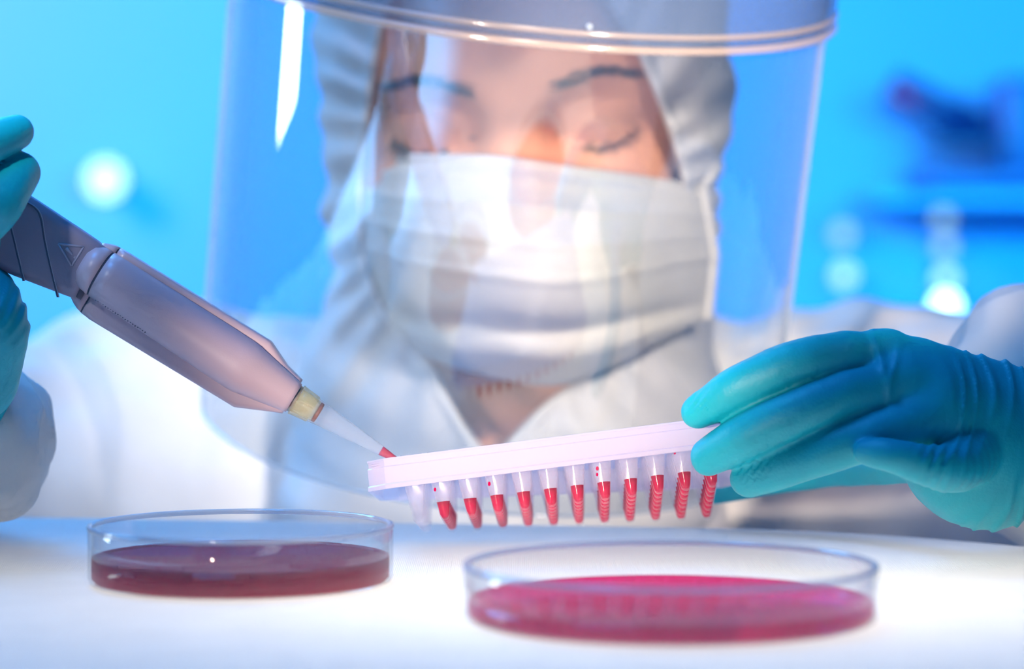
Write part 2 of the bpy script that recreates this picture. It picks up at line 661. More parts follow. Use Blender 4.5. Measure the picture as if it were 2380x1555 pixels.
# worktop around the light well
for nm, lo, hi in (('worktop_panel', (-0.60, 0.45, -0.03), (X0 - th, 1.14, -0.004)), ('worktop_panel', (X1 + th, 0.45, -0.03), (0.36, 0.88, -0.004)),
                   ('worktop_panel', (X0 - th, 0.45, -0.03), (X1 + th, Y0 - th, -0.004)), ('back_shelf', (X0 - th, Y1 + th, -0.084), (0.10, 1.10, -0.071))):
    link(nm, box_mesh(nm, lo, hi), M['board'], lt, False)
for x, y in ((-0.57, 0.48), (0.42, 0.48), (-0.57, 1.10), (0.2, 0.98 - 0.3)):
    link('leg', box_mesh('leg', (x - 0.02, y - 0.02, -0.9), (x + 0.02, y + 0.02, -0.03)), M['board'], lt, False)


# ------------------------------------------------------------------ petri dishes
def dish(cx, cy, R, H, wall_t, lh, liquid, label):
    e = empty('petri_dish', (cx, cy, 0.0008), label, 'petri dish', 'glass petri dishes on the cloth')
    t = wall_t
    b = 0.0007
    prof = [(0.0, 0.0), (R - 0.002, 0.0), (R - 0.0006, 0.0006), (R, 0.002), (R, H - 0.0012), (R - 0.0004, H - 0.0003), (R - t / 2, H),
            (R - t + 0.0004, H - 0.0003), (R - t, H - 0.0012), (R - t, b + 0.0010), (R - t - 0.0010, b), (0.0, b)]
    o = link('glass_dish', lathe_mesh('glass_dish', prof, 128, False), M['glass'])
    o.parent = e
    V, Fc = [], []
    for k in range(128):
        a = 2 * math.pi * k / 128
        for m in range(8):
            b2 = 2 * math.pi * m / 8
            rr = R - t / 2 + 0.00105 * math.cos(b2)
            V.append((rr * math.cos(a), rr * math.sin(a), H + 0.0009 * math.sin(b2)))
            Fc.append((k * 8 + m, ((k + 1) % 128) * 8 + m, ((k + 1) % 128) * 8 + (m + 1) % 8, k * 8 + (m + 1) % 8))
    q = link('rim', mesh('rim', V, Fc), M['rim'])
    q.parent = e
    r2 = R - t + 0.0001
    pl = [(0.0, b - 0.0001), (r2 - 0.0012, b - 0.0001), (r2, b + 0.0010), (r2, lh + 0.0008), (r2 - 0.0006, lh + 0.0003), (r2 - 0.002, lh), (0.0, lh)]
    q = link('liquid', lathe_mesh('liquid', pl, 128, False), liquid)
    q.parent = e
    tag(q, 'red liquid medium in the dish')
    return e


D1, D2 = 0.955, 0.868
dish((560 - 1190) * D1 / F, D1, 0.0482, 0.0176, 0.0013, 0.0074, M['medium_dark'], 'smaller glass petri dish of deep dark red liquid, below the pipette')
dish((1558 - 1190) * D2 / F, D2, 0.0596, 0.0154, 0.0014, 0.0048, M['medium_pink'], 'larger glass petri dish of shallow pink red liquid, nearest the camera')

# ------------------------------------------------------------------ PCR plate
PU = Vector((math.cos(math.radians(6.75)), 0.0, math.sin(math.radians(6.75))))
PUP = Vector((-math.sin(math.radians(6.75)), 0.0, math.cos(math.radians(6.75))))
PY = Vector((0, 1, 0))
TIPW = 22.3
tip0 = P(973, 1216, 1.006)


def tilt(u):
    return math.radians(9.0 + 6.5 * min(max(u / 99.0, -0.15), 1.15))


t0 = tilt(0)
PORG = tip0 - (-PUP * math.cos(t0) - PY * math.sin(t0)) * (TIPW / 1000)


def PL(u, v, wd):
    """plate millimetres (along, back, down) -> world"""
    t = tilt(u)
    a = PY * math.cos(t) - PUP * math.sin(t)
    d = -PUP * math.cos(t) - PY * math.sin(t)
    return PORG + PU * (u / 1000) + a * (v / 1000) + d * (wd / 1000)


plate = empty('pcr_plate', PL(49.5, 31.5, 22), 'translucent tube plate of red samples tilted above the dishes, held by the gloved hand', 'tube plate')


def plate_strip(name, outline, prof, mat):
    """sweep a closed (offset, down) profile along a closed plan outline with outward normals"""
    n = len(outline)
    V, Fc = [], []
    for i in range(n):
        a = Vector(outline[i - 1]); b = Vector(outline[i]); c = Vector(outline[(i + 1) % n])
        n1 = Vector(((b - a).y, -(b - a).x)).normalized(); n2 = Vector(((c - b).y, -(c - b).x)).normalized()
        nn = (n1 + n2); nn = nn / max(nn.dot(n1), 0.3)
        for off, wd in prof:
            q = b + nn * off
            V.append(PL(q.x, q.y, wd))
    m = len(prof)
    for i in range(n):
        j = (i + 1) % n
        for k in range(m):
            k2 = (k + 1) % m
            Fc.append((i * m + k, j * m + k, j * m + k2, i * m + k2))
    return link(name, mesh(name, V, Fc), mat, plate, False)


def plan(off):
    u0, u1, v0, v1 = -14.6 - off, 111 + off, -5.6 - off, 69.5 + off
    ch = 5.6
    pts = [(u0 + ch, v0)] + [(u, v0) for u in np.linspace(8, 100, 9)] + [(u1 - ch, v0), (u1, v0 + ch), (u1, v1), (u0 + ch, v1)][:3]
    pts = [(u0 + ch, v0)] + [(float(u), v0) for u in np.linspace(6, 96, 9)] + [(u1 - ch, v0), (u1, v0 + ch)] + [(u1, v1 - ch), (u1 - ch, v1)] + \
          [(float(u), v1) for u in np.linspace(96, 6, 9)] + [(u0 + ch, v1), (u0, v1 - ch), (u0, v0 + ch)]
    return pts


plate_strip('skirt', plan(0), [(0, 0.2), (0.0, 2.4), (0.45, 2.8), (0.45, 8.2), (0.95, 8.7), (0.95, 10.0), (-0.4, 10.0), (-0.7, 8.9), (-0.8, 3.2), (-1.0, 0.2)], M['plate'])
plate_strip('top_rim', plan(0), [(0.30, -0.15), (0.30, 0.45), (-1.3, 0.45), (-1.3, -0.15)], M['plate'])
# deck between the wells
V, Fc = [], []
us = np.linspace(-13.4, 109.8, 26); vs = np.linspace(-4.4, 68.3, 10)
for wd in (1.2, 1.9):
    for u in us:
        for v in vs: V.append(PL(float(u), float(v), wd))
nu, nv = len(us), len(vs)
for l in (0, 1):
    for i in range(nu - 1):
        for j in range(nv - 1):
            Fc.append(tuple(l * nu * nv + q for q in (i * nv + j, (i + 1) * nv + j, (i + 1) * nv + j + 1, i * nv + j + 1)))
link('deck', mesh('deck', V, Fc), M['plate'], plate, False)
# tubes: one mesh shared
mm = 0.001
tp = [(3.55 * mm, 0.8 * mm), (3.45 * mm, -5 * mm), (3.35 * mm, -9 * mm), (2.75 * mm, -13.5 * mm), (1.95 * mm, -19.0 * mm), (1.75 * mm, -20.6 * mm), (1.35 * mm, -21.7 * mm), (0.7 * mm, -22.2 * mm), (0.0, -22.3 * mm)]
tube_me = lathe_mesh('tube', tp, 20, False)
tube_me.materials.append(M['tubes'])
lp = [(0.0, -16.5 * mm), (1.95 * mm, -16.5 * mm), (2.18 * mm, -16.2 * mm), (1.70 * mm, -19.0 * mm), (1.50 * mm, -20.4 * mm), (1.05 * mm, -21.3 * mm), (0.0, -21.6 * mm)]
liq_me = lathe_mesh('sample', lp, 16, False)
liq_me.materials.append(M['red'])
for me in (tube_me, liq_me):
    for p in me.polygons: p.use_smooth = True
for v in range(8):
    for u in range(12):
        o = bpy.data.objects.new('tube', tube_me); C.objects.link(o)
        t = tilt(u * 9)
        a = PY * math.cos(t) - PUP * math.sin(t)
        up = PUP * math.cos(t) + PY * math.sin(t)
        mw = Matrix((PU, a, up)).transposed().to_4x4()
        mw.translation = PL(u * 9, v * 9, 0)
        o.parent = plate
        o.matrix_parent_inverse = Matrix.Translation(plate.location).inverted()
        o.matrix_basis = mw
        if u > 0:
            q = bpy.data.objects.new('sample', liq_me); C.objects.link(q)
            q.parent = o
            q.scale = (1, 1, 1)
            if v == 0: q.location.z = 0.0
# splashes left on the inside of some front tubes
for (u, wd, du, r) in ((1, 12.0, -2.2, 0.45), (3, 12.3, -2.0, 0.5), (7, 11.6, -1.6, 0.5), (7, 13.6, -1.9, 0.4), (9, 9.0, -2.2, 0.35), (10, 9.5, -2.3, 0.4)):
    c = PL(u * 9 + du, -2.2, wd)
    bm = bmesh.new(); bmesh.ops.create_uvsphere(bm, u_segments=10, v_segments=8, radius=r * mm)
    for vv in bm.verts: vv.co = Vector((vv.co.x, vv.co.y * 0.5, vv.co.z * 1.5)) + c
    me = bpy.data.meshes.new('droplet'); bm.to_mesh(me); bm.free()
    link('droplet', me, M['red'], plate)

# ------------------------------------------------------------------ pipette
UA = (-0.856, -0.5165); UB = (0.5165, -0.856)


def PP(a, b, n=0.0):
    """pipette pixels: along the axis (up-left), across (up-right), millimetres towards the viewer"""
    D = 1.018 - 0.012 * min(max((a + 280) / 1000, 0), 1.3)
    px = 681 + a * UA[0] + b * UB[0]
    py = 926 + a * UA[1] + b * UB[1]
    q = P(px, py, D)
    return Vector((q.x, q.y - n * mm, q.z))


pip = empty('pipette', PP(300, 0, 0), 'grey lavender pipette slanting down to the tube plate, in the gloved hand at the left', 'pipette')


def loft(name, rings, mat, parent=pip, smooth=True, capends=True):
    V, Fc = [], []
    m = len(rings[0])
    for r in rings: V += r
    for i in range(len(rings) - 1):
        for k in range(m):
            k2 = (k + 1) % m
            Fc.append((i * m + k, i * m + k2, (i + 1) * m + k2, (i + 1) * m + k))
    if capends:
        Fc.append(tuple(range(m)))
        Fc.append(tuple((len(rings) - 1) * m + k for k in range(m)))
    me = mesh(name, V, Fc)
    o = link(name, me, mat, parent, smooth)
    return o


def rrect(a, b0, b1, n0, n1, r, seg=5, skew=0.0):
    """rounded rectangle ring in (b, n); r in px of b; n in mm"""
    k = 7.0
    N0, N1 = n0 * k, n1 * k
    r = min(r, (b1 - b0) / 2 - 0.1, (N1 - N0) / 2 - 0.1)
    pts = []
    for cx, cy, s in ((b1 - r, N1 - r, 0), (b0 + r, N1 - r, 90), (b0 + r, N0 + r, 180), (b1 - r, N0 + r, 270)):
        for i in range(seg + 1):
            an = math.radians(s + 90 * i / seg)
            pts.append((cx + r * math.cos(an), cy + r * math.sin(an)))
    return [PP(a + skew * (b - b0), b, nn / k) for b, nn in pts]


# flat rear shell (ejector housing): two flanges either side of the front barrel
def slab_half(a):
    up = float(np.interp(a, [4, 50, 113, 520, 545, 566], [46, 57, 86, 91, 89, 80]))
    dn = float(np.interp(a, [4, 20, 107, 513, 545, 566], [-44, -50, -89, -88, -80, -66]))
    return dn, up


rings = []
for a in (4, 12, 30, 50, 80, 107, 113, 130, 200, 300, 400, 500, 524):
    dn, up = slab_half(a)
    rings.append(rrect(a, dn, up, -7.5, 1.0, 14))
loft('ejector_housing', rings, M['pip'])
rings = []
for a in (528, 540, 552, 560, 566):
    dn, up = slab_half(a)
    rings.append(rrect(a, dn, up, -7.5, 1.0, 16))
loft('housing_cap', rings, M['pip'])
loft('housing_seam', [rrect(522, -86, 89, -7.2, 0.7, 14), rrect(530, -84, 88, -7.2, 0.7, 14)], M['pipdark'])


# rounded front barrel
def barrel(a, shrink=0.0):
    hw = float(np.interp(a, [-2, 8, 130, 160, 530, 555, 570, 580], [37, 40, 63, 64.5, 59, 57, 50, 36])) - shrink
    c = float(np.interp(a, [-2, 130, 530, 580], [2, 4, 18, 21]))
    hn = float(np.interp(a, [-2, 8, 130, 555, 570, 580], [5.4, 6.0, 11.5, 11.0, 9.5, 6.5])) - shrink / 7
    pts = []
    for i in range(28):
        an = 2 * math.pi * i / 28
        x, y = math.cos(an), math.sin(an)
        e = 0.92
        x = math.copysign(abs(x) ** e, x); y = math.copysign(abs(y) ** e, y)
        pts.append(PP(a + 0.14 * 0 * x, c + hw * x, 0.6 + (hn * y if y > 0 else hn * 0.6 * y)))
    return pts


loft('front_barrel', [barrel(a) for a in (-2, 8, 30, 70, 110, 130, 150, 200, 260, 320, 380, 440, 500, 528)], M['pip'])
loft('barrel_seam', [barrel(527, 2.0), barrel(534, 2.0)], M['pipdark'])
loft('barrel_cap', [barrel(a) for a in (533, 545, 555, 563, 570, 576, 580)], M['pip'])


# handle
def handle(a):
    dn = float(np.interp(a, [556, 580, 736, 900, 1200], [-63, -68, -96, -98, -92]))
    up = float(np.interp(a, [556, 580, 765, 900, 1200], [76, 80, 88, 90, 80]))
    return rrect(a, dn, up, -6.5, 5.5, 26, 6)


loft('handle', [handle(a) for a in (552, 560, 575, 600, 650, 700, 750, 800, 900, 1000, 1100, 1200)], M['pipgrey'])
loft('handle_neck', [rrect(540, -58, 70, -5.5, 4.5, 20), rrect(560, -58, 72, -5.5, 4.5, 20)], M['pipdark'])


def ppx(px, py, n):
    """pixel -> pipette surface point n mm in front of its axis"""
    dx, dy = px - 681, py - 926
    return PP(dx * UA[0] + dy * UA[1], dx * UB[0] + dy * UB[1], n)


for ln in ([(64, 468), (88, 484), (100, 506), (109, 560), (122, 620), (139, 690)], [(30, 526), (42, 575), (60, 652)]):
    me = tubes_mesh('groove', [tube([ppx(x, y, 5.45) for x, y in curve_pts(ln, 8)], 0.00028, 8)])
    link('groove', me, M['pipdark'], pip)
    me = tubes_mesh('groove_edge', [tube([ppx(x + 3.2, y, 5.45) for x, y in curve_pts(ln, 8)], 0.00022, 8)])
    link('groove_edge', me, M['piplight'], pip)
tri = [(141, 566), (200, 573), (172, 617), (141, 566)]
sign = link('warning_triangle', tubes_mesh('warning_triangle', [tube([ppx(tri[i][0], tri[i][1], 5.5), ppx(tri[i + 1][0], tri[i + 1][1], 5.5)], 0.00036, 8) for i in range(3)]), M['piplight'], pip)
tag(sign, 'embossed warning triangle with exclamation mark')
link('exclamation_mark', tubes_mesh('exclamation_mark', [tube([ppx(159, 576, 5.5), ppx(174, 591, 5.5)], [0.0006, 0.00035], 10), tube([ppx(178, 596, 5.45), ppx(181, 599, 5.45)], 0.00045, 10)]), M['piplight'], pip)
# faint illegible lettering, one engraved cursive line along the lower edge of the barrel
pts = []
for i in range(150):
    a = 512 - i * 0.98
    pts.append(PP(a + 2.5 * math.cos(i * 0.9), -36 + 0.034 * (a - 512) + 3.0 * math.sin(i * 0.9) * (0.6 + 0.4 * math.sin(i * 0.23)), 5.6 + 1.2 * (512 - a) / 147))
link('engraved_lettering', tubes_mesh('engraved_lettering', [tube(pts, 0.00010, 6)]), M['pipdark'], pip)
link('dark_speck', tubes_mesh('dark_speck', [tube([PP(292, 6, 10.0), PP(289, 6, 10.0)], 0.0004, 8)]), M['pipdark'], pip)


def ring_c(a, r, seg=28):
    c = PP(a, 1.5, -0.5)
    ax = (PP(a - 10, 1.5, -0.5) - PP(a + 10, 1.5, -0.5)).normalized()
    u = ax.cross(Vector((0, 1, 0))).normalized(); v = ax.cross(u)
    return [c + (u * math.cos(2 * math.pi * k / seg) + v * math.sin(2 * math.pi * k / seg)) * (r / F * 1.015) for k in range(seg)]


loft('nozzle', [ring_c(6, 35), ring_c(-9, 33)], M['steel'])
loft('tip_collar', [ring_c(a, r) for a, r in ((-7, 37), (-9, 38.5), (-14, 37), (-52, 33), (-54, 31))], M['collar'], capends=False)
loft('nozzle_cone', [ring_c(-9, 30), ring_c(-60, 25)], M['collar'])
loft('filter_ring', [ring_c(-62, 25.2), ring_c(-70, 24.6)], M['ring'])
loft('disposable_tip', [ring_c(a, r) for a, r in ((-12, 35.6), (-54, 30.6), (-70, 28), (-150, 20), (-230, 12.5), (-270, 8), (-290, 6.5))], M['tip'], capends=False)
loft('tip_liquid', [ring_c(a, r) for a, r in ((-238, 11.2), (-246, 10.6), (-270, 7.4), (-290, 5.8))], M['red'])

# ------------------------------------------------------------------ person
per = empty('person', (0, 1.40, -0.55), 'person in white hooded coat and face mask bending over the bench with lowered eyes', 'person')
HO = np.array(P(1198, 325, 1.217), np.float32)
AL = math.radians(14)
ca, sa = math.cos(AL), math.sin(AL)
cr_, sr_ = math.cos(math.radians(3.0)), math.sin(math.radians(3.0))


def head_local(p):
    q0 = p - HO
    q = np.stack([q0[:, 0] * cr_ + q0[:, 2] * sr_, q0[:, 1], -q0[:, 0] * sr_ + q0[:, 2] * cr_], 1)
    return np.stack([q[:, 0], q[:, 1] * ca + q[:, 2] * sa, -q[:, 1] * sa + q[:, 2] * ca], 1)


def head_world(x, y, z):
    h = y * sa + z * ca
    return Vector((HO[0] + x * cr_ - h * sr_, HO[1] + y * ca - z * sa, HO[2] + x * sr_ + h * cr_))


def f_head(p):
    q = head_local(p)
    qa = q.copy(); qa[:, 0] = np.abs(qa[:, 0])
    d = ell(q, (0, 0.088, 0.034), (0.077, 0.096, 0.092))
    d = smin(d, ell(q, (0, 0.060, -0.022), (0.066, 0.062, 0.082)), 0.03)
    d = smin(d, ell(qa, (0.030, 0.034, -0.030), (0.026, 0.028, 0.024)), 0.02)      # cheeks
    d = smin(d, cap(q, (-0.012, 0.022, -0.084), (0.012, 0.022, -0.084), 0.016, 0.016), 0.02)   # chin
    d = smin(d, cap(qa, (0.010, 0.012, 0.027), (0.042, 0.022, 0.027), 0.010, 0.009), 0.014)     # brow ridge
    d = smax(d, -ell(qa, (0.033, -0.004, 0.005), (0.020, 0.014, 0.014)), 0.012)     # sockets
    d = smin(d, ell(qa, (0.033, 0.0190, 0.0035), (0.0165, 0.0160, 0.0140)), 0.005)     # closed lids over the eyeballs
    crease = np.exp(-((qa[:, 2] - 0.0130 + 9.0 * (qa[:, 0] - 0.033) ** 2) / 0.0016) ** 2) * (np.abs(qa[:, 0] - 0.033) < 0.017)
    d = d + 0.0009 * crease
    slit = np.exp(-((qa[:, 2] + 0.0045 - 22.0 * (qa[:, 0] - 0.033) ** 2) / 0.0012) ** 2) * (np.abs(qa[:, 0] - 0.033) < 0.016)
    d = d + 0.0010 * slit
    d = smin(d, chain(q, [(0, 0.010, 0.018), (0, 0.000, -0.008), (0, -0.014, -0.038)], [0.0085, 0.0075, 0.0105], 0.004), 0.012)   # nose
    d = smin(d, ell(qa, (0.011, -0.002, -0.040), (0.008, 0.011, 0.008)), 0.006)
    d = smin(d, cap(qa, (0, 0.000, -0.060), (0.018, 0.010, -0.060), 0.0055, 0.003), 0.006)      # lips
    d = smin(d, cap(qa, (0, 0.002, -0.068), (0.015, 0.011, -0.067), 0.006, 0.003), 0.006)
    d = smin(d, ell(qa, (0.074, 0.088, -0.012), (0.007, 0.018, 0.030)), 0.006)      # ears
    return d


NECK = [(0.0, 1.318, 0.075), (-0.003, 1.335, 0.01), (-0.005, 1.37, -0.05)]
SH = 0.165


def f_trunk(p, off=0.0):
    d = chain(p, NECK, [0.046 + off * 0.3, 0.047 + off * 0.3, 0.06 + off], 0.02)
    t = chain(p, [(-SH, 1.40, -0.002), (0, 1.385, -0.02), (SH, 1.40, -0.002)], [0.050 + off, 0.075 + off, 0.050 + off], 0.05)
    t = smin(t, ell(p, (0, 1.42, -0.16), (0.165 + off, 0.125 + off, 0.20 + off)), 0.06)
    t = smin(t, ell(p, (0, 1.44, -0.42), (0.150 + off, 0.115 + off, 0.22 + off)), 0.08)
    return smin(d, t, 0.04)


EL_R = (0.345, 1.27, 0.005); WR_R = tuple(P(2470, 985, 1.10))
EL_L = (-0.345, 1.26, -0.0); WR_L = tuple(P(-95, 1015, 1.05))


def f_arms(p, off=0.0):
    a = chain(p, [(SH, 1.40, 0.0), EL_R, WR_R], [0.046 + off, 0.036 + off, 0.026 + off], 0.02)
    b = chain(p, [(-SH, 1.40, 0.0), EL_L, WR_L], [0.046 + off, 0.036 + off, 0.012 + off], 0.02)
    return np.minimum(a, b)


def f_body(p):
    return smin(smin(f_head(p), f_trunk(p), 0.015), f_arms(p), 0.03)


body = link('body', sdf_mesh('body', f_body, (-0.42, 1.03, -0.62), (0.42, 1.58, 0.30), 0.0022), M['skin'], per)
tag(body, 'skin of the face and neck, eyes lowered')

# opening of hood and coat, as a frontal outline
OPEN = smooth_poly([(915, -30), (876, 130), (856, 300), (842, 430), (850, 620), (905, 740), (1000, 830), (1045, 930), (1110, 1030), (1150, 1060), (1200, 1000), (1270, 930), (1345, 880), (1500, 800),
                    (1590, 620), (1592, 440), (1560, 330), (1525, 230), (1475, 110), (1400, -10), (1310, -80), (1150, -110), (1000, -95)], 2)


def f_open(p, dmax):
    x, y = pxof(p)
    d = poly_sd(x, y, OPEN) * p[:, 1] / F
    return d, np.maximum(d, p[:, 1] - dmax)


def f_hood(p):
    q = head_local(p)
    d = ell(q, (0.004, 0.092, 0.012), (0.090, 0.112, 0.122))
    x, y = pxof(p)
    dr = chain(p, [(0.002, 1.315, 0.085), (0.0, 1.325, 0.02), (-0.004, 1.345, -0.045)], [0.078, 0.088, 0.112], 0.03)
    d = smin(d, dr, 0.04)
    po, pc = f_open(p, 1.345)
    ang = np.arctan2(y - 430, x - 1215)
    edge = np.exp(-np.maximum(po, 0) / 0.030)
    pl = np.sin(ang * 34 + 2.2 * np.sin(ang * 5) + po * 90) * 0.0018 * edge * np.clip(po / 0.006, 0, 1)
    fold = wob(p * np.array([1.0, 0.5, 1.2], np.float32), 70, 3) * 0.0045 * np.clip(po / 0.02, 0, 1)
    d = d + pl + fold - 0.0018 * np.exp(-((po - 0.0022) / 0.0022) ** 2)
    d = smax(d, -pc, 0.004)
    return d


hood = link('hood', sdf_mesh('hood', f_hood, (-0.16, 1.17, -0.12), (0.16, 1.48, 0.32), 0.0018), M['hood'], per)
tag(hood, 'white gathered fabric hood around the face')


def f_coat(p):
    t = f_trunk(p, 0.014)
    a = f_arms(p, 0.016)
    # cuffs flare
    cr = cap(p, np.array(EL_R) * 0.25 + np.array(WR_R) * 0.75, WR_R, 0.046, 0.047)
    clf = cap(p, np.array(EL_L) * 0.3 + np.array(WR_L) * 0.7, WR_L, 0.030, 0.028)
    a = smin(smin(a, cr, 0.02), clf, 0.02)
    d = smin(t, a, 0.05)
    d = d + wob(p * np.array([1.4, 1.0, 0.6], np.float32), 55, 11) * 0.006 + wob(p, 120, 5) * 0.0028
    d = d + wob(p * np.array([1.0, 1.0, 1.6], np.float32), 190, 8) * 0.0022 * np.clip((1.2 - p[:, 1]) / 0.1, 0, 1)
    po, pc = f_open(p, 1.33)
    d = smax(d, -np.maximum(pc, -(p[:, 2] + 0.03)), 0.006)
    return d


coat = link('coat', sdf_mesh('coat', f_coat, (-0.43, 0.99, -0.60), (0.43, 1.60, 0.12), 0.0030), M['coat'], per)
tag(coat, 'white laboratory coat with long sleeves')


# mask
def interp(u, pts):
    return float(np.interp(u, [p[0] for p in pts], [p[1] for p in pts]))


def sm_interp(u, pts):
    return sum(interp(min(max(u + d, pts[0][0]), pts[-1][0]), pts) for d in (-0.06, -0.03, 0, 0.03, 0.06)) / 5


TOP = [(0, 366), (0.15, 368), (0.4, 370), (0.5, 382), (0.6, 396), (0.8, 416), (1, 440)]
BOT = [(0, 745), (0.12, 822), (0.3, 868), (0.5, 895), (0.6, 885), (0.75, 838), (0.88, 780), (1, 735)]
LEFT = [(0, 826), (0.5, 838), (1, 888)]
RIGHT = [(0, 1628), (0.5, 1655), (1, 1640)]
nu, nv = 72, 56
V, Fc = [], []
for j in range(nv + 1):
    v = j / nv
    for i in range(nu + 1):
        u = i / nu
        x = interp(v, LEFT) + (interp(v, RIGHT) - interp(v, LEFT)) * u
        y = sm_interp(u, TOP) * (1 - v) + sm_interp(u, BOT) * v
        s = 2 * u - 1
        bul = (1 - abs(s) ** 2.1)
        D = 1.262 - bul * (0.070 + 0.030 * math.sin(math.pi * min(v * 1.15, 1)))
        D += 0.020 * math.exp(-((v - 0.02) / 0.10) ** 2) * math.exp(-((u - 0.47) / 0.10) ** 2) * 0
        D -= 0.006 * math.exp(-(s / 0.10) ** 2) * max(0, 1 - v * 2.2)           # over the nose
        vc = 0.87 + 0.13 * abs(s) ** 2.5                                         # crease where the lower flap turns under the chin
        if v > vc: D += (v - vc) * 0.22 * bul
        D += 0.010 * math.exp(-((v - vc + 0.11) / 0.055) ** 2) * bul
        for vp in (0.09, 0.22, 0.38, 0.54):                                     # pleats
            z = (v - vp) / 0.03
            if -1 < z < 1: D -= 0.0016 * (1 - z) * (z > -1) * (0.5 if z > 0 else 1.0) * 0.7
        D += 0.0015 * math.sin(9 * u + 6 * v) * math.sin(5 * v + 2)
        V.append(P(x, y, D))
n1 = nu + 1
for j in range(nv):
    for i in range(nu):
        Fc.append((j * n1 + i, j * n1 + i + 1, (j + 1) * n1 + i + 1, (j + 1) * n1 + i))
mk = link('face_mask', mesh('face_mask', V, Fc), M['mask'], per)
sol = mk.modifiers.new('thickness', 'SOLIDIFY'); sol.thickness = 0.0012
tag(mk, 'pleated off-white surgical mask')
edges = []
row = lambda j: [V[j * n1 + i] + Vector((0, -0.0007, 0)) for i in range(n1)]
colm = lambda i: [V[j * n1 + i] + Vector((0, -0.0009, 0)) for j in range(nv + 1)]
link('mask_binding', tubes_mesh('mask_binding', [tube(row(0), 0.0019, 8), tube(colm(0), 0.0032, 8), tube(colm(nu), 0.0032, 8)]), M['mask'], mk)
for pts in ([V[0], P(806, 345, 1.262), P(786, 318, 1.272)], [V[nu], P(1650, 412, 1.262), P(1668, 385, 1.272)]):
    link('ear_loop', tubes_mesh('ear_loop', [tube([Vector(q) for q in curve_pts([tuple(a) for a in pts], 6)], 0.0016, 8)]), M['mask'], mk)


# brows and lashes: strands rooted on the face
def surf(x, z, guess=-0.02):
    """first point of the face along local depth at (x, z)"""
    ys = np.linspace(guess, 0.06, 120)
    pts = np.array([head_world(x, y, z) for y in ys], np.float32)
    v = f_head(pts)
    i = int(np.argmax(v < 0))
    return float(ys[i])


for side in (-1, 1):
    st = []
    for k in range(100):
        t = random.random()
        x = side * (0.013 + 0.036 * t)
        z = 0.0215 + 0.0045 * math.sin(t * 2.6) - 0.007 * max(0, t - 0.55) + random.uniform(-0.0032, 0.0030) * (1.05 - 0.75 * t)
        y = surf(x, z)
        L = random.uniform(0.005, 0.0085)
        a = head_world(x, y + 0.0004, z)
        b = head_world(x + side * L * 0.55, y - 0.0008, z + 0.0015)
        c = head_world(x + side * L, surf(x + side * L, z + 0.0004) - 0.0004, z + 0.0004)
        st.append(tube([a, b, c], [0.00032, 0.00028, 0.00006], 4))
    o = link('eyebrow', tubes_mesh('eyebrow', st), M['hair'], per)
    st = []
    nl = 64 if side < 0 else 36
    for k in range(nl):
        t = k / (nl - 1) * 2 - 1
        x = side * 0.033 + t * 0.0165
        z = -0.0048 + 0.0060 * t * t
        y = surf(x, z)
        L = random.uniform(0.0055, 0.0085) * (0.8 + 0.35 * t * side)
        a = head_world(x, y + 0.0003, z)
        b = head_world(x + t * L * 0.25, y - L * 0.55, z - L * 0.45)
        c = head_world(x + t * L * 0.5, y - L * 0.85, z - L * 0.62)
        st.append(tube([a, b, c], [0.00034, 0.00026, 0.00006], 4))
    line = [head_world(side * 0.033 + t * 0.0165, surf(side * 0.033 + t * 0.0165, -0.0048 + 0.006 * t * t), -0.0048 + 0.006 * t * t) for t in np.linspace(-1, 1, 17)]
    st.append(tube(line, 0.00040 if side > 0 else 0.0007, 6))
    link('eyelashes', tubes_mesh('eyelashes', st), M['hair'], per)


# ------------------------------------------------------------------ gloved hands
def zz(x, y, D):
    """point read in the enlarged view of the right-hand glove"""
    return np.array(P(1540 + x / 2.681, 720 + y / 2.681, D), np.float32)


def zr(r):
    return r / 2.681 / F


fA = ([(225, 632, .994), (335, 572, .990), (485, 486, .986), (800, 347, .984), (1130, 268, .988), (1370, 300, .996)], [106, 126, 146, 150, 140, 150])
fB = ([(290, 912, .992), (400, 850, .988), (560, 770, .982), (850, 640, .978), (1150, 530, .980), (1480, 460, .988)], [118, 134, 150, 154, 150, 165])
fC = ([(540, 1052, .992), (660, 1010, .986), (850, 940, .980), (1150, 838, .976), (1450, 735, .978), (1680, 650, .986)], [118, 128, 134, 142, 150, 175])
fD = ([(1268, 885, .966), (1360, 895, .964), (1500, 925, .963), (1650, 970, .966), (1800, 985, .976), (1900, 900, .990)], [80, 100, 112, 128, 160, 210])
fE = ([(330, 1120, 1.105), (600, 1060, 1.098), (1000, 990, 1.080), (1400, 960, 1.050), (1750, 900, 1.02)], [92, 105, 118, 130, 190])


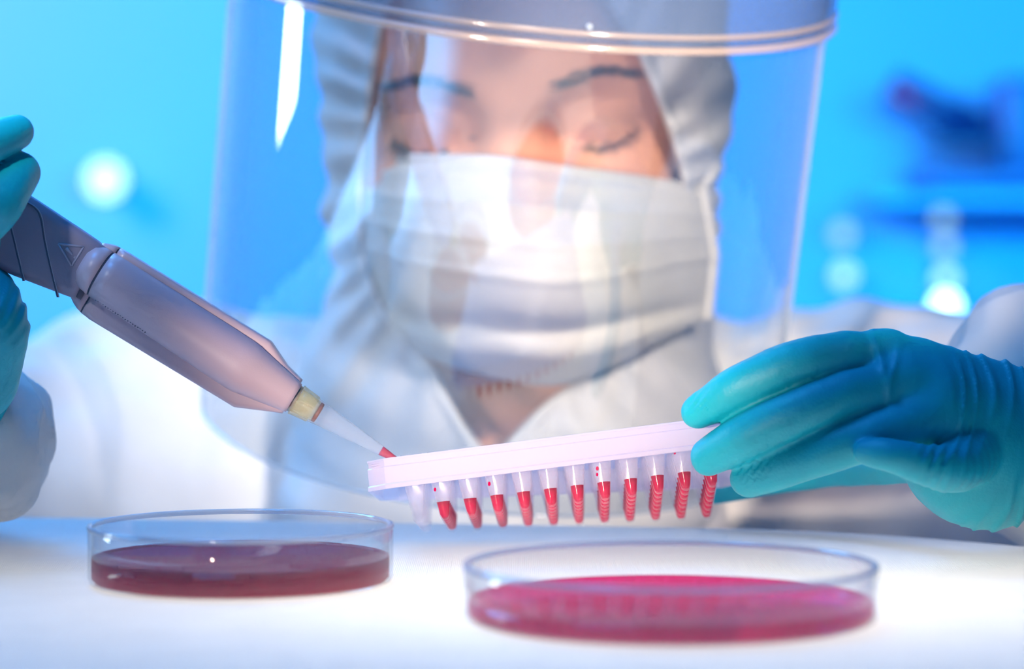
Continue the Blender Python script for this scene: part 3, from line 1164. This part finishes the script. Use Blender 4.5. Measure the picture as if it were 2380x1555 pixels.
def f_glove_r(p):
    def ch(f, k=-1):
        return chain(p, [zz(*q) for q in f[0]], [zr(r) * q[2] for r, q in zip(f[1], f[0])], k)
    a, b, c, d, e = ch(fA), ch(fB), ch(fC), ch(fD), ch(fE)
    # hand: knuckles to wrist
    palm = chain(p, [zz(1370, 300, .998), zz(1600, 520, 1.000), zz(1980, 720, 1.015)], [zr(160), zr(280), zr(330)], 0.012)
    palm = smin(palm, cap(p, zz(1480, 460, .992), zz(1900, 760, 1.01), zr(170), zr(330)), 0.012)
    palm = smin(palm, cap(p, zz(1680, 650, .990), zz(2000, 860, 1.01), zr(190), zr(330)), 0.012)
    palm = smin(palm, cap(p, zz(1740, 1010, 1.00), zz(2030, 1010, 1.02), zr(160), zr(295)), 0.014)
    wrist = cap(p, zz(2000, 830, 1.018), zz(2700, 720, 1.09), zr(420), zr(330))
    palm = smin(palm, wrist, 0.02)
    fing = smin(smin(a, b, 0.0022), c, 0.0022)
    m = smin(palm, fing, 0.006)
    m = smin(m, e, 0.006)
    m = smin(m, d, 0.0016)
    # wrinkles
    x, y = pxof(p)
    X = (x - 1540) * 2.681; Y = (y - 720) * 2.681
    rr = np.sqrt((X - 1080) ** 2 + ((Y - 620) * 0.86) ** 2)
    front = np.clip((1.02 - p[:, 1]) / 0.02, 0, 1)
    mk_ = np.clip((rr - 690) / 120, 0, 1) * np.clip((X - 1560) / 200, 0, 1)
    ph = (rr + 26 * np.sin(Y / 130 + 1) + 18 * np.sin(X / 60)) / 95.0 * 2 * np.pi
    rid = (0.5 + 0.5 * np.sin(ph)) ** 3
    m = m - 0.0008 * rid * mk_ * 1.4 * (0.45 + 0.55 * np.sin(Y / 210 + rr / 170))
    # creases across the thumb root and soft folds at the knuckle webs
    mt = np.exp(-((X - 1700) / 110) ** 2) * np.exp(-((Y - 960) / 130) ** 2)
    m = m - 0.0007 * np.sin((X + 0.5 * (Y - 960)) / 70 * 2 * np.pi) * mt
    kf = np.exp(-((X - 1330 - 0.28 * (Y - 200)) / 26) ** 2) * np.exp(-((Y - 330) / 190) ** 2) + \
        np.exp(-((X - 1440 - 30 * np.sin(Y / 120)) / 20) ** 2) * np.exp(-((Y - 400) / 160) ** 2)
    m = m - 0.0010 * kf * front
    # fingertip puckers
    tpk = np.exp(-((X - 230) / 80) ** 2 - ((Y - 590) / 70) ** 2) + np.exp(-((X - 580) / 100) ** 2 - ((Y - 1010) / 80) ** 2)
    m = m - 0.0005 * np.sin((X + Y * 0.8) / 46 * 2 * np.pi) * tpk
    m = m - 0.0005 * wob(p, 260, 21)
    return m


glr = link('glove', sdf_mesh('glove', f_glove_r, (0.045, 0.945, -0.005), (0.245, 1.13, 0.10), 0.0010), M['glove'], per)
tag(glr, 'teal nitrile glove holding the tube plate')


def pq(x, y, D):
    return np.array(P(x, y, D), np.float32)


def f_glove_l(p):
    k = 1 / F
    f1 = chain(p, [pq(38, 308, .985), pq(-20, 332, .975), pq(-100, 380, .968), pq(-190, 450, .985)], [41 * k, 47 * k, 52 * k, 58 * k], -1)
    f2 = chain(p, [pq(44, 402, .986), pq(15, 440, .978), pq(-40, 500, .972), pq(-150, 560, .985)], [50 * k, 58 * k, 66 * k, 70 * k], -1)
    f3 = chain(p, [pq(-48, 560, .980), pq(-100, 600, .974), pq(-200, 640, .990)], [48 * k, 54 * k, 60 * k], -1)
    f4 = chain(p, [pq(-80, 640, .984), pq(-140, 680, .980), pq(-220, 700, .995)], [42 * k, 46 * k, 52 * k], 0.004)
    palm = chain(p, [pq(-230, 500, 1.01), pq(-215, 640, 1.015), pq(-130, 800, 1.02), pq(-90, 960, 1.035)], [95 * k, 130 * k, 140 * k, 120 * k], 0.01)
    th_ = chain(p, [pq(-60, 830, 1.006), pq(-32, 760, 1.000), pq(-40, 690, 1.004), pq(-90, 560, 1.030), pq(-60, 470, 1.038)], [88 * k, 80 * k, 66 * k, 56 * k, 48 * k], 0.006)
    heel = chain(p, [pq(-50, 760, 1.0), pq(-62, 880, 1.012)], [92 * k, 104 * k], 0.006)
    d = smin(smin(f1, f2, 0.0012), smin(f3, f4, 0.0012), 0.0012)
    d = smin(d, palm, 0.008)
    d = smin(d, smin(th_, heel, 0.01), 0.006)
    x, y = pxof(p)
    rr = np.sqrt((x + 140) ** 2 + (y - 640) ** 2)
    mk_ = np.exp(-((y - 720) / 60) ** 2) * np.clip((x + 90) / 60, 0, 1)
    d = d - 0.0005 * np.sin(rr / 26 * 2 * np.pi + 0.5 * np.sin(y / 21)) * mk_ - 0.0004 * wob(p, 240, 9)
    return d


gll = link('glove', sdf_mesh('glove', f_glove_l, (-0.225, 0.94, 0.035), (-0.150, 1.07, 0.16), 0.0012), M['glove'], per)
tag(gll, 'teal nitrile glove gripping the pipette handle')

# ------------------------------------------------------------------ face shield
SR = 0.1205
PT, RL = math.radians(13.0), math.radians(5.8)
RM = Matrix.Rotation(RL, 3, 'Y') @ Matrix.Rotation(PT, 3, 'X')
SC0 = P(1176, 500, 1.128)


def SP(th_deg, s, r=SR):
    a = math.radians(th_deg)
    return SC0 + RM @ Vector((r * math.sin(a), -r * math.cos(a) + SR, s))


sh = empty('face_shield', SP(0, -0.12), 'clear curved plastic face shield with translucent brow guard, in front of the masked face', 'face shield')
SB, ST, TM = -0.117, 0.115, 82
nt_, ns_ = 72, 48


def shield_bottom(th):
    e = max(0.0, (abs(th) - (TM - 9)) / 9)
    return SB + 0.020 * (1 - math.sqrt(max(0, 1 - e * e)))


V, Fc = [], []
for r in (SR, SR - 0.0007):
    for i in range(nt_ + 1):
        th = -TM + 2 * TM * i / nt_
        b = shield_bottom(th)
        for j in range(ns_ + 1):
            V.append(SP(th, b + (ST - b) * j / ns_, r))
nn_ = ns_ + 1
half = (nt_ + 1) * nn_
for l in (0, 1):
    for i in range(nt_):
        for j in range(ns_):
            q = (i * nn_ + j, (i + 1) * nn_ + j, (i + 1) * nn_ + j + 1, i * nn_ + j + 1)
            Fc.append(tuple(l * half + k for k in (q if l == 0 else q[::-1])))
me = bpy.data.meshes.new('visor')
me.from_pydata([tuple(v) for v in V], [], Fc)
link('visor', me, M['shield'], sh)
path = [SP(-TM, s) for s in np.linspace(ST, shield_bottom(-TM), 24)]
for e in (-1, 1):
    link('visor_edge', tubes_mesh('visor_edge', [tube([SP(e * TM, s) for s in np.linspace(ST, shield_bottom(TM), 24)], 0.0016, 8)]), M['bead'], sh)
link('visor_hem', tubes_mesh('visor_hem', [tube([SP(t, shield_bottom(t)) for t in np.linspace(-TM, TM, 90)], 0.0006, 8)]), M['bead'], sh)
# brow guard: a deeper moulded band outside the visor, with two rounded rims
GB = 0.0665
V, Fc = [], []
prof = [(0.0012, 0.0), (0.0045, 0.002), (0.0045, 0.060), (0.0012, 0.060)]
for i in range(nt_ + 1):
    th = -86 + 172 * i / nt_
    for dr, ds in prof: V.append(SP(th, GB + ds, SR + dr))
for i in range(nt_):
    for k in range(4):
        k2 = (k + 1) % 4
        Fc.append((i * 4 + k, (i + 1) * 4 + k, (i + 1) * 4 + k2, i * 4 + k2))
Fc += [(0, 1, 2, 3), tuple(nt_ * 4 + k for k in (3, 2, 1, 0))]
link('brow_guard', mesh('brow_guard', V, Fc), M['guard'], sh, False)
for ds, rr_, nm in ((0.0, 0.0016, 'guard_rim'), (0.0052, 0.0013, 'guard_rim')):
    link(nm, tubes_mesh(nm, [tube([SP(t, GB + ds, SR + 0.0042) for t in np.linspace(-86, 86, 90)], rr_, 10)]), M['guardrim'], sh)
link('sticker', (lambda q: mesh('sticker', q, [(0, 1, 3, 2), (4, 5, 7, 6), (0, 1, 5, 4), (2, 3, 7, 6), (0, 2, 6, 4), (1, 3, 7, 5)]))(
    [SP(t, s, r) for r in (SR + 0.0046, SR + 0.0050) for s in (0.0865, 0.100) for t in (13.5, 20.0)]), M['sticker'], sh, False)
V, Fc = tube([SP(86, 0.083, SR + 0.002), SP(86, 0.083, SR + 0.012)], [0.0042, 0.0036], 18)
link('pivot_knob', mesh('pivot_knob', V, Fc), M['knob'], sh)
bmx = bmesh.new(); bmesh.ops.create_uvsphere(bmx, u_segments=16, v_segments=10, radius=0.0015)
me = bpy.data.meshes.new('rivet'); bmx.to_mesh(me); bmx.free()
o = link('rivet', me, M['bead'], sh); o.location = SP(10.8, 0.0745, SR + 0.0052)
# headband carrying the shield around the hood, joined to the guard at the temples
V, Fc = [], []
for i in range(41):
    a = math.radians(80 + 200 * i / 40)
    c = SC0 + RM @ Vector((0, SR, 0.085))
    for dr, ds in ((0, -0.012), (0.002, -0.012), (0.002, 0.012), (0, 0.012)):
        x, y = (SR + dr) * math.sin(a), -(SR + dr) * math.cos(a) * (1.25 if math.cos(a) < 0 else 1)
        V.append(c + RM @ Vector((x, y, ds)))
for i in range(40):
    for k in range(4):
        k2 = (k + 1) % 4
        Fc.append((i * 4 + k, (i + 1) * 4 + k, (i + 1) * 4 + k2, i * 4 + k2))
link('headband', mesh('headband', V, Fc), M['guard'], sh, False)

# ------------------------------------------------------------------ far background
sh_z = P(2200, 450, 3.08).z
sf = link('wall_shelf', box_mesh('wall_shelf', (0.36, 2.98, sh_z - 0.012), (0.80, 3.198, sh_z), 0.003), M['shelf'], smooth=False)
tag(sf, 'blue wall shelf under the blurred microscope', 'shelf')
mc = empty('microscope', (0.4480, 3.0800, sh_z), 'dark blue blurred microscope on the wall shelf behind the gloved hand', 'microscope')


def mpart(nm, lo, hi, mat, bev=0.006):
    link(nm, box_mesh(nm, lo, hi, bev), mat, mc)


mpart('base', (0.4144, 2.9900, sh_z + 1.12 * 0.0005), (0.5824, 3.1800, sh_z + 1.12 * 0.022), M['micro'])
mpart('arm', (0.4928, 3.0300, sh_z + 1.12 * 0.020), (0.5656, 3.1300, sh_z + 1.12 * 0.105), M['micro'], 0.012)
mpart('stage', (0.4200, 3.0200, sh_z + 1.12 * 0.040), (0.5040, 3.1300, sh_z + 1.12 * 0.048), M['microdark'], 0.002)
for a, b, r0, r1, nm in (((0.3864, 3.0800, sh_z + 1.12 * 0.098), (0.4816, 3.0800, sh_z + 1.12 * 0.052), 0.019, 0.021, 'eyepiece_tube'),
                         ((0.4592, 3.0800, sh_z + 1.12 * 0.085), (0.4592, 3.0800, sh_z + 1.12 * 0.052), 0.012, 0.008, 'objective'),
                         ((0.5656, 3.0800, sh_z + 1.12 * 0.05), (0.5936, 3.0800, sh_z + 1.12 * 0.05), 0.014, 0.014, 'focus_knob')):
    link(nm, tubes_mesh(nm, [tube([Vector(a), Vector(b)], [r0, r1], 20)]), M['microdark'], mc)

bulbs = ((245, 418, 0.019, 'clear', 2.4, 'large pale glowing lamp on the wall above the pipette', ),
         (1958, 545, 0.010, 'dim', 1.0, 'upper of two dim glowing lamps on the wall beside the shield edge'),
         (1962, 640, 0.010, 'dim', 1.7, 'lower of two dim glowing lamps on the wall beside the shield edge'),
         (2192, 510, 0.009, 'dim', 0.9, 'topmost faint lamp of the wall lamp column above the gloved hand'),
         (2196, 572, 0.009, 'dim', 1.1, 'second lamp of the wall lamp column above the gloved hand'),
         (2198, 648, 0.009, 'dim', 2.0, 'third lamp of the wall lamp column above the gloved hand'),
         (2198, 712, 0.012, 'clear', 7.0, 'lowest and brightest lamp of the wall lamp column above the gloved hand'))
for x, y, r, k, s, lab in bulbs:
    c = P(x, y, 3.15)
    e = empty('wall_lamp', c, lab, 'lamp', 'glowing lamps on the back wall')
    bm = bmesh.new(); bmesh.ops.create_uvsphere(bm, u_segments=20, v_segments=14, radius=r)
    me = bpy.data.meshes.new('bulb'); bm.to_mesh(me); bm.free()
    o = link('bulb', me, emitter('lamp_glow', (0.45, 0.88, 1.0, 1), s)); o.parent = e
    V, Fc = tube([Vector((0, r * 0.7, 0)), Vector((0, 0.049, 0))], [r * 0.7, r * 0.9], 20)
    o = link('socket', mesh('socket', V, Fc), M['socket']); o.parent = e
